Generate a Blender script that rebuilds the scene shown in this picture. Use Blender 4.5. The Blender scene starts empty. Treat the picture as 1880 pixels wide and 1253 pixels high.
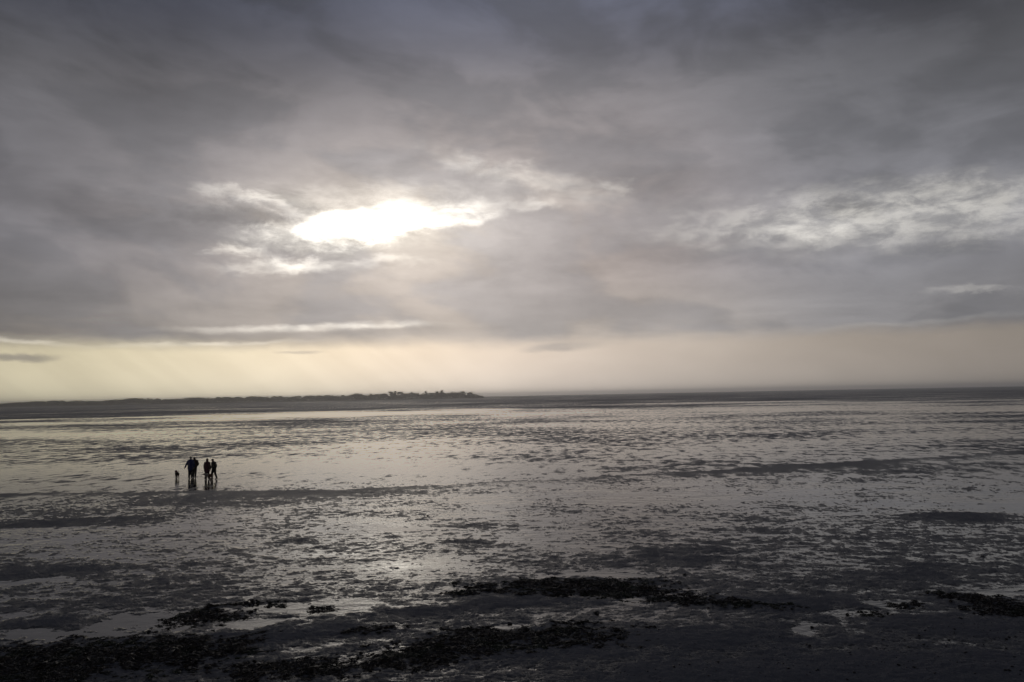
import bpy, bmesh, math, random
import numpy as np
from mathutils import Vector, Matrix

random.seed(7)
RNG = np.random.default_rng(11)
R = math.radians
scene = bpy.context.scene
C = scene.collection

# ------------------------------------------------------------------ camera
CAM_H = 6.1
PITCH, ROLL = math.atan(99.5 / 1462.2), R(1.1)
cam_data = bpy.data.cameras.new("camera")
cam_data.lens = 28.0
cam_data.sensor_width = 36.0
cam_data.clip_start = 0.1
cam_data.clip_end = 40000.0
cam = bpy.data.objects.new("camera", cam_data)
C.objects.link(cam)
fwd = Vector((0, math.cos(PITCH), math.sin(PITCH)))
up0 = Vector((0, -math.sin(PITCH), math.cos(PITCH)))
rt0 = Vector((1, 0, 0))
rt = rt0 * math.cos(ROLL) - up0 * math.sin(ROLL)
up = rt0 * math.sin(ROLL) + up0 * math.cos(ROLL)
cam.matrix_world = Matrix(((rt.x, up.x, -fwd.x, 0), (rt.y, up.y, -fwd.y, 0),
                           (rt.z, up.z, -fwd.z, CAM_H), (0, 0, 0, 1)))
scene.camera = cam

# ------------------------------------------------------------------ exposure
vs = scene.view_settings
vs.view_transform = 'Standard'
vs.look = 'None'
vs.gamma = 1.0
vs.exposure = -2.0
vs.use_curve_mapping = False
scene.cycles.max_bounces = 6
scene.cycles.volume_bounces = 1

# ------------------------------------------------------------------ node helpers
class NG:
    """small builder for math node graphs"""
    def __init__(self, nt):
        self.nt = nt
    def node(self, t, **kw):
        n = self.nt.nodes.new(t)
        for k, v in kw.items():
            setattr(n, k, v)
        return n
    def put(self, sock, v):
        if isinstance(v, bpy.types.NodeSocket):
            self.nt.links.new(v, sock)
        else:
            sock.default_value = v
    def m(self, op, a, b=None, c=None):
        n = self.node('ShaderNodeMath', operation=op)
        self.put(n.inputs[0], a)
        if b is not None: self.put(n.inputs[1], b)
        if c is not None: self.put(n.inputs[2], c)
        return n.outputs[0]
    def add(self, a, b): return self.m('ADD', a, b)
    def sub(self, a, b): return self.m('SUBTRACT', a, b)
    def mul(self, a, b): return self.m('MULTIPLY', a, b)
    def mad(self, a, b, c): return self.m('MULTIPLY_ADD', a, b, c)
    def step(self, x, lo, hi, t0=0.0, t1=1.0):
        n = self.node('ShaderNodeMapRange', interpolation_type='SMOOTHSTEP')
        self.put(n.inputs[0], x); self.put(n.inputs[1], lo); self.put(n.inputs[2], hi)
        self.put(n.inputs[3], t0); self.put(n.inputs[4], t1)
        return n.outputs[0]
    def vec(self, x, y, z=0.0):
        n = self.node('ShaderNodeCombineXYZ')
        for i, v in enumerate((x, y, z)): self.put(n.inputs[i], v)
        return n.outputs[0]
    def sep(self, v):
        n = self.node('ShaderNodeSeparateXYZ'); self.put(n.inputs[0], v)
        return n.outputs
    def noise(self, v, scale=1.0, detail=4.0, rough=0.5, dist=0.0, color=False, dims='2D'):
        n = self.node('ShaderNodeTexNoise', noise_dimensions=dims)
        self.put(n.inputs['Vector'], v)
        n.inputs['Scale'].default_value = scale
        n.inputs['Detail'].default_value = detail
        n.inputs['Roughness'].default_value = rough
        n.inputs['Distortion'].default_value = dist
        return n.outputs['Color'] if color else n.outputs[0]
    def ramp(self, x, pts):
        n = self.node('ShaderNodeValToRGB')
        self.put(n.inputs[0], x)
        cr = n.color_ramp
        while len(cr.elements) < len(pts): cr.elements.new(0.5)
        for e, (p, c) in zip(cr.elements, pts):
            e.position = p
            e.color = (c, c, c, 1) if isinstance(c, (int, float)) else (*c, 1)
        return n.outputs[0]
    def mix(self, f, a, b):
        n = self.node('ShaderNodeMix', data_type='RGBA')
        self.put(n.inputs[0], f)
        for s, v in ((n.inputs[6], a), (n.inputs[7], b)):
            self.put(s, v if isinstance(v, bpy.types.NodeSocket) else (*v, 1))
        return n.outputs[2]
    def scale(self, col, f):
        n = self.node('ShaderNodeVectorMath', operation='SCALE')
        self.put(n.inputs[0], col); self.put(n.inputs[3], f)
        return n.outputs[0]
    def vadd(self, a, b):
        n = self.node('ShaderNodeVectorMath', operation='ADD')
        self.put(n.inputs[0], a); self.put(n.inputs[1], b)
        return n.outputs[0]

# ------------------------------------------------------------------ sky
SUN_AZ, SUN_EL = -9.3, 12.5          # degrees, azimuth counted from +Y towards +X
world = bpy.data.worlds.new("World")
scene.world = world
world.use_nodes = True
world.cycles.sampling_method = 'MANUAL'
world.cycles.sample_map_resolution = 512
wt = world.node_tree
wt.nodes.clear()
w = NG(wt)
tc = w.node('ShaderNodeTexCoord')
dx, dy, dz = w.sep(tc.outputs['Generated'])[:3]
u0 = w.mul(w.m('ARCTAN2', dx, dy), 57.2958)
v0 = w.mul(w.m('ARCSINE', w.m('MAXIMUM', dz, 0.0)), 57.2958)
# cloud deck seen in perspective
inv = w.m('DIVIDE', 1.0, w.m('ADD', w.m('MAXIMUM', dz, 0.0), 0.06))
pl = w.vec(w.mul(dx, inv), w.mul(dy, inv), 0.0)
# turbulence that frays the edges of the openings
wc = w.sep(w.noise(w.vec(w.mul(u0, 0.11), w.mul(v0, 0.26), 3.1), 1.0, 3.0, 0.55, 0.0, True))
wf = w.sep(w.noise(w.vec(w.mul(u0, 0.42), w.mul(v0, 0.95), 8.7), 1.0, 8.0, 0.68, 0.2, True))
U = w.add(u0, w.add(w.mad(wc[0], 5.0, -2.5), w.mad(wf[0], 4.2, -2.1)))
V = w.add(v0, w.add(w.mad(wc[1], 1.7, -0.85), w.mad(wf[1], 1.5, -0.75)))
Vl = w.add(v0, w.add(w.mad(wc[2], 0.7, -0.35), w.mad(wf[2], 0.55, -0.275)))

def spot(cu, cv, ru, rv, rot=0.0, soft=0.5, Uu=None, Vv=None):
    Uu = U if Uu is None else Uu; Vv = V if Vv is None else Vv
    a = R(rot); ca, sa = math.cos(a), math.sin(a)
    # rotated ellipse distance
    ex = w.mad(Uu, ca / ru, w.mad(Vv, sa / ru, -(cu * ca + cv * sa) / ru))
    ey = w.mad(Uu, -sa / rv, w.mad(Vv, ca / rv, -(-cu * sa + cv * ca) / rv))
    r = w.m('SQRT', w.mad(ex, ex, w.mul(ey, ey)))
    return w.step(r, 1.0 + soft, max(1.0 - soft, 0.0))

# brightness of the deck by elevation, then away from the sun in azimuth
deck = w.ramp(w.m('DIVIDE', v0, 60.0), [(0.0, 0.42), (0.085, 0.41), (0.17, 0.36), (0.27, 0.30), (0.335, 0.24),
                                        (0.40, 0.145), (0.46, 0.122), (1.0, 0.120)])
deck = w.sep(deck)[0]
duS = w.m('DIVIDE', w.add(u0, -3.0), 22.5)
azf = w.mad(w.m('EXPONENT', w.mul(w.mul(duS, duS), -0.5)), 0.71, 0.30)
deck = w.mul(deck, w.m('MAXIMUM', w.m('POWER', azf, w.step(v0, 12.0, 27.0, 1.0, 2.0)), 0.46))
deck = w.mul(deck, w.mad(w.mul(w.step(u0, 10.0, 30.0), w.step(v0, 10.5, 6.5)), -0.22, 1.0))
# slow streaks and fine billows
n_big = w.noise(pl, 0.55, 4.0, 0.55, 0.4)
n_mid = w.noise(w.vec(w.mul(u0, 0.07), w.mul(v0, 0.2), 1.7), 1.0, 6.0, 0.55, 0.35)
n_fin = w.noise(w.vec(w.mul(u0, 0.30), w.mul(v0, 0.75), 5.2), 1.0, 8.0, 0.6, 0.2)
lump = w.noise(w.vec(w.mad(v0, 0.05, w.mul(u0, 0.10)), w.mul(v0, 0.225), 2.2), 1.0, 8.0, 0.52, 0.25)
lumps = w.step(lump, 0.41, 0.60)
n_bil = w.noise(w.vec(w.mul(u0, 0.36), w.mul(v0, 0.95), 4.4), 1.0, 8.0, 0.60, 0.15)
mod = w.add(w.mad(n_big, 0.55, 0.725), w.add(w.mad(n_mid, 0.5, -0.25), w.mad(n_fin, 0.16, -0.08)))
deck = w.mul(deck, w.mul(mod, w.mad(lumps, 0.24, 0.91)))
# glow of the veiled sun
gu = w.m('DIVIDE', w.sub(u0, SUN_AZ + 1.0), 11.5); gv = w.m('DIVIDE', w.sub(v0, SUN_EL - 0.6), 4.6)
g2 = w.mad(gu, gu, w.mul(gv, gv))
glow = w.m('EXPONENT', w.mul(g2, -0.8))
deck = w.add(deck, w.mul(w.mul(glow, 0.27), w.mad(n_fin, 1.1, 0.45)))
deck = w.add(deck, w.mul(w.m('EXPONENT', w.mul(g2, -0.28)), 0.06))
# dark scuds
for a in ((-19.0, 12.3, 3.2, 0.8, -6, 0.30, .6), (-15.0, 13.4, 2.6, 0.6, -14, 0.28, .6), (24.0, 11.9, 1.6, 0.8, -20, 0.25, .7),
          (-27, 12.0, 9, 1.3, -8, .22, .8), (-14, 10.6, 4.5, 0.6, 2, .22, .7), (20, 9.6, 12, 0.9, 0, .15, .8),
          (5, 10.0, 9, 1.2, 4, .12, .9), (12, 15.0, 12, 1.0, 4, .13, .9)):
    deck = w.mul(deck, w.mad(spot(*a[:5], soft=a[6]), -a[5], 1.0))
# openings in the deck: (az, el, half widths, tilt, amount, softness)
light = None
for (cu, cv, ru, rv, rot, amp, soft) in (
        (-10.0, 12.1, 5.6, 0.80, 8, 1.15, 1.0), (-9.6, 12.0, 4.4, 0.6, 6, 1.3, 1.0), (-10.5, 11.6, 4.5, 0.9, 4, 0.45, 1.0), (-10.5, 13.8, 6.5, 1.1, 2, .24, 1.0),
        (-19.2, 10.0, 1.3, 0.30, 0, .42, 1.0), (-16.0, 9.2, 2.9, 0.42, 4, .52, 1.0), (-9.0, 9.6, 2.4, 0.3, 2, .25, .9),
        (-19.3, 13.9, 1.7, 0.32, -8, .15, 1.0), (-16.5, 13.2, 1.6, 0.30, -20, .20, 1.0),
        (-1.5, 16.3, 3.4, 0.55, -14, .18, 1.0), (3.5, 14.6, 3.6, 1.0, -10, .13, 1.0), (7.6, 14.5, 0.8, 0.35, 0, .14, 1.0),
        (1.3, 13.6, 1.4, 0.3, 0, .24, .9),
        (20.0, 10.6, 4.0, 0.36, -2, .20, 1.0), (32.0, 9.9, 2.6, 0.3, 9, .12, 1.0),
        (30.5, 6.1, 1.6, 0.2, 0, .10, 1.0)):
    t = w.mul(spot(cu, cv, ru, rv, rot, soft), amp)
    light = t if light is None else w.add(light, t)
for (cu, cv, ru, rv, rot, amp, soft) in (
        (-14.0, 5.0, 6.0, 0.22, 1.5, .42, .95), (-8.5, 5.0, 2.5, .14, 0, .12, .8), (-22.0, 3.85, 5.5, 0.13, 2, .28, .8),
        (-31.5, 3.9, 2.6, 0.13, -4, .30, .8), (27, 4.2, 5, .16, 2, .05, 1.0)):
    light = w.add(light, w.mul(spot(cu, cv, ru, rv, rot, soft, u0, Vl), amp))
light = w.mul(light, w.mad(w.step(n_fin, 0.28, 0.68), 0.95, 0.50))
broken = w.mul(spot(25.2, 11.2, 11.5, 1.65, -1, .85), w.mad(w.step(n_bil, 0.34, 0.70), 0.29, 0.11))
light = w.add(light, broken)
# tints
tu = w.m('DIVIDE', w.add(u0, 2.0), 22.0); tv = w.m('DIVIDE', w.sub(v0, 7.0), 13.0)
warm = w.m('EXPONENT', w.mul(w.mad(tu, tu, w.mul(tv, tv)), -0.7))
tint = w.mix(w.step(v0, 20.0, 28.0), (0.97, 0.97, 1.075), (0.86, 0.955, 1.33))
tint = w.mix(warm, tint, (1.07, 0.905, 0.845))
tint = w.mix(w.mul(w.step(v0, 11.0, 3.5), 0.75), tint, (1.03, 0.92, 0.80))
tint = w.mix(w.mul(glow, 0.8), tint, (1.05, 0.94, 0.80))
tint = w.mix(w.mul(w.step(lump, 0.56, 0.38), 0.28), tint, (0.95, 0.96, 1.05))
side = w.step(u0, 8.0, 26.0)
tint = w.mix(w.mul(w.mul(side, 0.55), w.step(v0, 26.0, 20.0)), tint, (0.945, 0.97, 1.075))
cloud = w.vadd(w.scale(tint, deck), w.scale((1.0, 0.95, 0.83), light))
# pale strip of open sky under the deck
du2 = w.m('DIVIDE', w.add(u0, 13.0), 25.0)
stripB = w.mad(w.m('EXPONENT', w.mul(w.mul(du2, du2), -0.7)), 0.64, 0.215)
stripB = w.mul(stripB, w.mad(n_mid, 0.35, 0.82))
stripB = w.mul(stripB, w.step(v0, 0.0, 4.0, 1.06, 0.98))
shaft = w.noise(w.vec(w.mad(v0, 0.55, w.mul(u0, 0.42)), 0.3, 0.0), 1.0, 3.0, 0.6)
stripB = w.mul(stripB, w.mad(w.step(u0, 2.0, -8.0), w.mad(shaft, 0.26, -0.13), 1.0))
stripT = w.mix(w.step(u0, -34.0, 6.0), (1.0, 0.915, 0.66), (1.0, 0.89, 0.79))
strip = w.scale(stripT, stripB)
nish = w.node('ShaderNodeTexSky', sky_type='NISHITA')
nish.sun_disc = False
nish.sun_elevation = R(SUN_EL)
nish.sun_rotation = R(SUN_AZ)
nish.air_density = 1.6
nish.dust_density = 4.0
clear = w.scale(nish.outputs[0], 0.10)            # physical sky at strength 0.10
open_sky = w.vadd(w.scale(strip, 3.9), w.scale(clear, 0.12))
scud = w.add(spot(-32.0, 2.95, 1.9, 0.22, 0, .6, u0, Vl), w.mul(spot(3.6, 3.4, 2.4, 0.3, 3, .6, u0, Vl), .9))
scud = w.add(scud, w.mul(spot(-15.0, 3.25, 1.4, 0.13, 0, .6, u0, Vl), .6))
under = w.step(Vl, 4.5, 3.2)
under = w.mul(under, w.m('MAXIMUM', w.mad(scud, -0.7, 1.0), 0.0))
sky = w.mix(under, w.scale(cloud, 4.0), open_sky)
bg = w.node('ShaderNodeBackground')
wt.links.new(sky, bg.inputs[0])
bg.inputs[1].default_value = 1.0
wo = w.node('ShaderNodeOutputWorld')
wt.links.new(bg.outputs[0], wo.inputs[0])

# ------------------------------------------------------------------ sun, veiled by cloud
sun_data = bpy.data.lights.new("sun", 'SUN')
sun_data.energy = 0.06
sun_data.angle = R(20.0)
sun_data.color = (1.0, 0.94, 0.84)
sun = bpy.data.objects.new("sun", sun_data)
C.objects.link(sun)
sd = Vector((math.sin(R(SUN_AZ)) * math.cos(R(SUN_EL)), math.cos(R(SUN_AZ)) * math.cos(R(SUN_EL)), math.sin(R(SUN_EL))))
sun.rotation_euler = sd.to_track_quat('Z', 'Y').to_euler()

# ------------------------------------------------------------------ mesh helpers
def link(o, parent=None):
    C.objects.link(o)
    if parent is not None:
        o.parent = parent
    return o

def tag(o, label=None, cat=None, group=None, kind=None):
    for k, v in (('label', label), ('category', cat), ('group', group), ('kind', kind)):
        if v is not None:
            o[k] = v
    return o

def np_mesh(name, verts, faces, smooth=True):
    """faces: (n,k) int array, all with k corners"""
    me = bpy.data.meshes.new(name)
    verts = np.asarray(verts, dtype=np.float32); faces = np.asarray(faces, dtype=np.int32)
    n, k = faces.shape
    me.vertices.add(len(verts)); me.vertices.foreach_set('co', verts.ravel())
    me.loops.add(n * k); me.loops.foreach_set('vertex_index', faces.ravel())
    me.polygons.add(n)
    me.polygons.foreach_set('loop_start', np.arange(0, n * k, k, dtype=np.int32))
    me.polygons.foreach_set('loop_total', np.full(n, k, dtype=np.int32))
    me.polygons.foreach_set('use_smooth', np.full(n, smooth))
    me.update(calc_edges=True)
    me.validate()
    return me

def empty(name, loc=(0, 0, 0), rz=0.0):
    o = bpy.data.objects.new(name, None)
    o.empty_display_size = 0.2
    o.location = loc; o.rotation_euler = (0, 0, rz)
    return link(o)

# gradient noise on arrays
_perm = np.random.default_rng(5).permutation(512)
_ang = np.random.default_rng(6).uniform(0, 2 * np.pi, 512)
_gx, _gy = np.cos(_ang), np.sin(_ang)
def perlin(x, y):
    xi = np.floor(x).astype(np.int64); yi = np.floor(y).astype(np.int64)
    xf = x - xi; yf = y - yi
    def grad(ix, iy, fx, fy):
        h = _perm[(_perm[ix & 511] + iy) & 511]
        return _gx[h] * fx + _gy[h] * fy
    s = xf * xf * xf * (xf * (xf * 6 - 15) + 10); t = yf * yf * yf * (yf * (yf * 6 - 15) + 10)
    a = grad(xi, yi, xf, yf); b = grad(xi + 1, yi, xf - 1, yf)
    c = grad(xi, yi + 1, xf, yf - 1); d = grad(xi + 1, yi + 1, xf - 1, yf - 1)
    return (a + s * (b - a)) * (1 - t) + (c + s * (d - c)) * t
def fbm(x, y, octaves=5, gain=0.55):
    r = 0.0; a = 1.0
    for k in range(octaves):
        r = r + a * perlin(x + 17.3 * k, y - 9.1 * k)
        x = x * 2.03; y = y * 2.03; a *= gain
    return r * 1.4
def sst(x, a, b):
    t = np.clip((x - a) / (b - a), 0, 1); return t * t * (3 - 2 * t)

# ------------------------------------------------------------------ the tidal flat: relief in metres
# mounds of bare mud and hollows: x, y, half widths, turn, amount
MOUNDS = (
    (-23.1, 41.8, 5.15, 1.72, 0, 0.8), (-17.3, 29.6, 3.15, 1.33, 0, 0.8), (-6.3, 30.5, 2.51, 0.90, 0, 0.6),
    (-9.5, 35.0, 0.85, 0.67, 0, 0.6), (-2.5, 38.2, 1.30, 0.64, 0, 0.5), (-2.5, 34.0, 1.15, 0.75, 0, 0.5),
    (20.8, 37.8, 3.10, 1.60, 0, 0.9), (-13.1, 22.7, 1.82, 0.72, 0, 1.0), (-5.5, 21.2, 1.58, 0.68, 0, 0.9),
    (0.8, 24.0, 2.08, 0.87, 0, 0.9), (7.8, 23.3, 2.13, 0.82, 0, 1.0), (4.7, 20.3, 4.01, 0.97, 0, 0.8),
    (-2.6, 23.1, 1.55, 0.57, 0, 0.6), (6.2, 30.3, 3.00, 1.40, 0, 0.3), (12.3, 26.2, 2.71, 1.04, 0, 0.4),
    (7.7, 17.8, 5.78, 0.95, 0, 1.2), (11.0, 20.8, 1.75, 0.93, 0, 0.9), (1.1, 25.6, 3.26, 1.3, 0, 0.5),
    (-0.7, 19.8, 2.91, 1.09, 0, 0.7), (-9.8, 19.5, 3.49, 1.63, 0, 0.9), (-11.0, 27.0, 2.25, 0.95, 0, 0.3))
HOLLOWS = (
    (-6.1, 23.9, 1.63, 0.67, 0, 1.1), (-10.8, 22.7, 1.41, 0.61, 0, 1.1), (-16.5, 28.0, 1.58, 0.51, 0, 0.9),
    (-11.5, 21.5, 2.23, 0.25, 0, 0.9), (-7.2, 22.4, 0.91, 0.27, 0.2, 1.0), (-0.3, 21.7, 0.47, 0.25, 0.3, 1.2),
    (-1.7, 25.6, 0.95, 0.36, 0, 0.9), (1.5, 24.5, 0.98, 0.32, 0, 0.8), (10.8, 23.0, 0.75, 0.46, 0, 1.2),
    (13.8, 24.2, 0.93, 0.38, 0, 1.1), (9.0, 22.1, 1.00, 0.31, 0, 0.8), (7.4, 20.9, 0.48, 0.28, 0, 1.1),
    (-3.4, 19.3, 0.91, 0.28, 0.4, 0.8), (-5.0, 24.2, 0.57, 0.57, 0, 0.8), (3.5, 23.8, 0.95, 0.37, 0, 0.6),
    (8.4, 20.5, 2.27, 0.32, 0, 0.5), (2.8, 27.2, 2.36, 0.32, 0, 0.8), (-5.2, 19.8, 0.94, 0.25, 0.3, 0.6),
    (-5.1, 30.0, 3.6, 2.0, 0, 0.45), (-60.0, 312.0, 42.0, 26.0, 0, 1.6), (-150.0, 330.0, 90.0, 9.0, 0.1, 0.9))
BAND_X = np.array([-400., -37., -12., 15., 49., 400.])
BAND_Y = np.array([65., 55.2, 52.8, 61.0, 73.5, 150.])

def bank(x, y, d):
    d = d + .35 * fbm(x / 6.0, y / 6.0 + 8, 3)
    return sst(d, 1.3, 0.2) * np.exp(np.minimum(d, 0) / 4.2)

def tide_level(x, y):
    """share of relief above the standing water, before the small bumps"""
    r = np.hypot(x, y)
    re = np.where(r > 150, 150 + (r - 150) * (1 - 0.55 * np.clip(x / np.maximum(r, 1), -.6, .6)), r)
    o = np.interp(re, [0, 17, 20, 24, 28, 33, 40, 48, 58, 66, 80, 100, 140, 200, 270, 360, 480, 9000],
                  [.8, .48, .37, .30, .22, .15, -.04, -.10, -.11, -.07, .01, .13, .18, .12, .08, .18, .66, .80])
    by = np.interp(x, BAND_X, BAND_Y)
    d = (y - by) * (40.0 / np.maximum(r, 40.0))
    o = o + 0.42 * bank(x, y, d) * (0.95 + 0.4 * fbm(x / 9.0, y / 9.0, 2))
    o = o - 0.10 * np.exp(-((d - 7.0) / 4.5) ** 2)
    o = o + 0.20 * sst(x / np.maximum(r, 1), 0.05, 0.4) * sst(r, 75, 28)
    # wide swells of the flat
    o = o + 0.42 * fbm(x / 34.0 + 3.0, y / 17.0, 3) * sst(r, 24, 60) * (1.0 - sst(r, 330, 480))
    o = o + 0.45 * fbm(x / 160.0, y / 60.0 + 5.0, 3) * sst(r, 110, 240)
    ex = x + 0.8 * fbm(x / 2.3, y / 2.3 + 40, 3); ey = y + 0.45 * fbm(x / 1.9 + 70, y / 1.9, 3)
    for lst, s in ((MOUNDS, 1.0), (HOLLOWS, -1.0)):
        for (cx, cy, rx, ry, a, amp) in lst:
            sel = (np.abs(x - cx) < 3 * rx + 3) & (np.abs(y - cy) < 3 * ry + 3)
            if not np.any(sel): continue
            px, py = ex[sel] - cx, ey[sel] - cy
            ca, sa = math.cos(a), math.sin(a)
            q = ((px * ca + py * sa) / rx) ** 2 + ((-px * sa + py * ca) / ry) ** 2
            o[sel] += s * amp * np.exp(-(q ** 1.5))
    return o

def relief(x, y):
    """height above water in units of AMP"""
    x = np.asarray(x, float); y = np.asarray(y, float)
    r = np.hypot(x, y)
    wx = x + 0.35 * fbm(x / 1.7 + 9, y / 1.7, 2)
    n = 0.60 * fbm(wx / 0.62 - 0.25 * y, y / 0.50 + 0.12 * x, 5, 0.82)
    n = n + 0.40 * fbm(wx / 4.5, y / 2.6, 4, 0.6)
    n = n + 0.35 * fbm(x / 14.0, y / 7.0, 3) * sst(r, 40, 120)
    runnel = fbm((x * .88 - y * .47) / 4.2 + .3 * fbm(x / 2, y / 2, 2), (x * .47 + y * .88) / .75, 3)
    n = n + 0.34 * runnel * sst(r, 58, 30) * (.45 + .55 * sst(x, -6, 6))
    by = np.interp(x, BAND_X, BAND_Y); d = (y - by) * (40.0 / np.maximum(r, 40.0))
    calm = 1.0 - 0.72 * bank(x, y, d) - 0.12 * np.exp(-((d - 7) / 4.0) ** 2)     # smooth bank and sheet where the walkers are
    n = n * (1.0 - 0.85 * sst(r, 54, 68))            # finer than the sheet out there: left to the surface
    return tide_level(x, y) + n * calm * np.interp(r, [0, 18, 26, 1000], [.75, .80, .85, .85])
AMP = 0.045
def ground_z(x, y):
    x = np.asarray(x, float); y = np.asarray(y, float)
    r = np.hypot(x, y); h = relief(x, y)
    z = AMP * h * np.minimum(1.0, 30.0 / np.maximum(r, 1.0))
    return np.where(r > 57, np.maximum(z, 0.006), z)

# radial sheet: fine towards the water, coarse behind the viewer, out to the horizon
th = np.concatenate([np.linspace(-180, -46, 20, endpoint=False), np.linspace(-46, 46, 1221),
                     np.linspace(46, 180, 20, endpoint=False)[1:]])
rr = np.concatenate([np.array([0.5, 3, 6, 9, 12]), 1.0 / np.linspace(1 / 14.0, 1 / 260.0, 560),
                     np.geomspace(268.0, 9000.0, 70)])
TH, RR = np.meshgrid(np.radians(th), rr)
GX, GY = RR * np.sin(TH), RR * np.cos(TH)
GH = relief(GX.ravel(), GY.ravel())
GZ = GH * AMP * np.minimum(1.0, 30.0 / np.maximum(RR.ravel(), 1.0))
GZ = np.where(RR.ravel() > 57, np.maximum(GZ, 0.006), GZ)
nr, nc = GX.shape
ii, jj = np.meshgrid(np.arange(nr - 1), np.arange(nc), indexing='ij')
j2 = (jj + 1) % nc
quads = np.stack([ii * nc + jj, ii * nc + j2, (ii + 1) * nc + j2, (ii + 1) * nc + jj], -1).reshape(-1, 4)[:, ::-1]
me = np_mesh('mud_flat', np.stack([GX.ravel(), GY.ravel(), GZ], -1), quads)
_by = np.interp(GX.ravel(), BAND_X, BAND_Y)
_bk = bank(GX.ravel(), GY.ravel(), (GY.ravel() - _by) * (40.0 / np.maximum(RR.ravel(), 40.0)))
ab = me.attributes.new('bank', 'FLOAT', 'POINT'); ab.data.foreach_set('value', _bk.astype(np.float32))
at = me.attributes.new('level', 'FLOAT', 'POINT'); at.data.foreach_set('value', GH.astype(np.float32))
mud_obj = tag(link(bpy.data.objects.new('mud_flat', me)), kind='structure')

def new_mat(name):
    m = bpy.data.materials.new(name); m.use_nodes = True
    m.node_tree.nodes.clear()
    return m, NG(m.node_tree)
def out(g, sh, vol=False):
    o = g.node('ShaderNodeOutputMaterial')
    g.nt.links.new(sh, o.inputs['Volume' if vol else 'Surface'])
def bsdf(g, color, rough, spec=0.5, ior=1.45, normal=None):
    b = g.node('ShaderNodeBsdfPrincipled')
    g.put(b.inputs['Base Color'], color if isinstance(color, bpy.types.NodeSocket) else (*color, 1))
    g.put(b.inputs['Roughness'], rough)
    g.put(b.inputs['Specular IOR Level'], spec)
    g.put(b.inputs['IOR'], ior)
    if normal is not None: g.nt.links.new(normal, b.inputs['Normal'])
    return b.outputs[0]
def bump(g, h, strength, dist):
    b = g.node('ShaderNodeBump')
    g.put(b.inputs['Strength'], strength); g.put(b.inputs['Distance'], dist)
    g.nt.links.new(h, b.inputs['Height'])
    return b.outputs[0]

# wet mud: bare where it stands proud, a film of water where it lies low
m_mud, g = new_mat('wet_mud')
geo = g.node('ShaderNodeNewGeometry')
px, py, pz = g.sep(geo.outputs['Position'])[:3]
lev = g.node('ShaderNodeAttribute', attribute_name='level').outputs['Fac']
smooth_ = g.mad(g.node('ShaderNodeAttribute', attribute_name='bank').outputs['Fac'], -0.7, 1.0)
rad = g.m('SQRT', g.mad(px, px, g.mul(py, py)))
far = g.step(rad, 48.0, 64.0)
farther = g.step(rad, 200.0, 420.0)
fine = g.noise(g.vec(g.mul(px, 3.0), g.mul(py, 4.5), 0.0), 1.0, 6.0, 0.62, 0.2)
midn = g.noise(g.vec(g.mad(px, 0.75, g.mul(py, -0.08)), g.mul(py, 0.42), 2.0), 1.0, 8.0, 0.70, 0.2)
farn = g.noise(g.vec(g.mul(px, 0.012), g.mul(py, 0.016), 7.0), 1.0, 9.0, 0.66, 0.2)
farn_ = g.mad(farn, 1.6, -0.8)
lv = g.add(lev, g.add(g.mul(smooth_, g.mad(fine, 0.9, -0.45)), g.mul(g.mul(far, smooth_), g.add(g.mul(g.sub(midn, 0.5), g.step(rad, 50.0, 110.0, 2.4, 3.4)), g.mul(farn_, g.step(rad, 80.0, 180.0))))))
film = g.step(lv, 0.58, g.mad(far, -0.15, 0.22))
dry = g.step(lv, 0.55, 1.1)
cn = g.noise(g.vec(px, py, 0), 0.7, 5.0, 0.6)
mudcol = g.mix(cn, (0.058, 0.059, 0.064), (0.110, 0.112, 0.120))
mudcol = g.mix(g.mul(dry, 0.6), mudcol, (0.165, 0.166, 0.178))
ripm = g.noise(g.vec(g.mad(py, 0.5, g.mul(px, 1.8)), g.mul(py, 10.0), 0), 1.0, 3.0, 0.55, 0.5)
clod = g.noise(g.vec(px, g.mul(py, 1.3), 0), 14.0, 6.0, 0.68)
bmud = bump(g, g.add(g.add(clod, g.mul(ripm, 1.2)), g.mul(fine, 1.2)), 1.0, 0.045)
sh_mud = bsdf(g, mudcol, g.mad(dry, 0.22, 0.50), g.mad(dry, -0.25, 0.42), 1.38, bmud)
rip = g.noise(g.vec(g.mul(px, 2.0), g.mul(py, 3.0), 0), 1.0, 3.0, 0.5)
sh_film = bsdf(g, (0.022, 0.020, 0.018), g.step(lv, 0.0, 0.36, 0.10, 0.42), 0.5, 1.33, bump(g, g.add(rip, g.mul(clod, 0.35)), g.step(lv, 0.0, 0.3, 0.10, 0.45), 0.05))
mixn = g.node('ShaderNodeMixShader')
g.put(mixn.inputs[0], film)
g.nt.links.new(sh_mud, mixn.inputs[1]); g.nt.links.new(sh_film, mixn.inputs[2])
out(g, mixn.outputs[0])
mud_obj.data.materials.append(m_mud)

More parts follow.
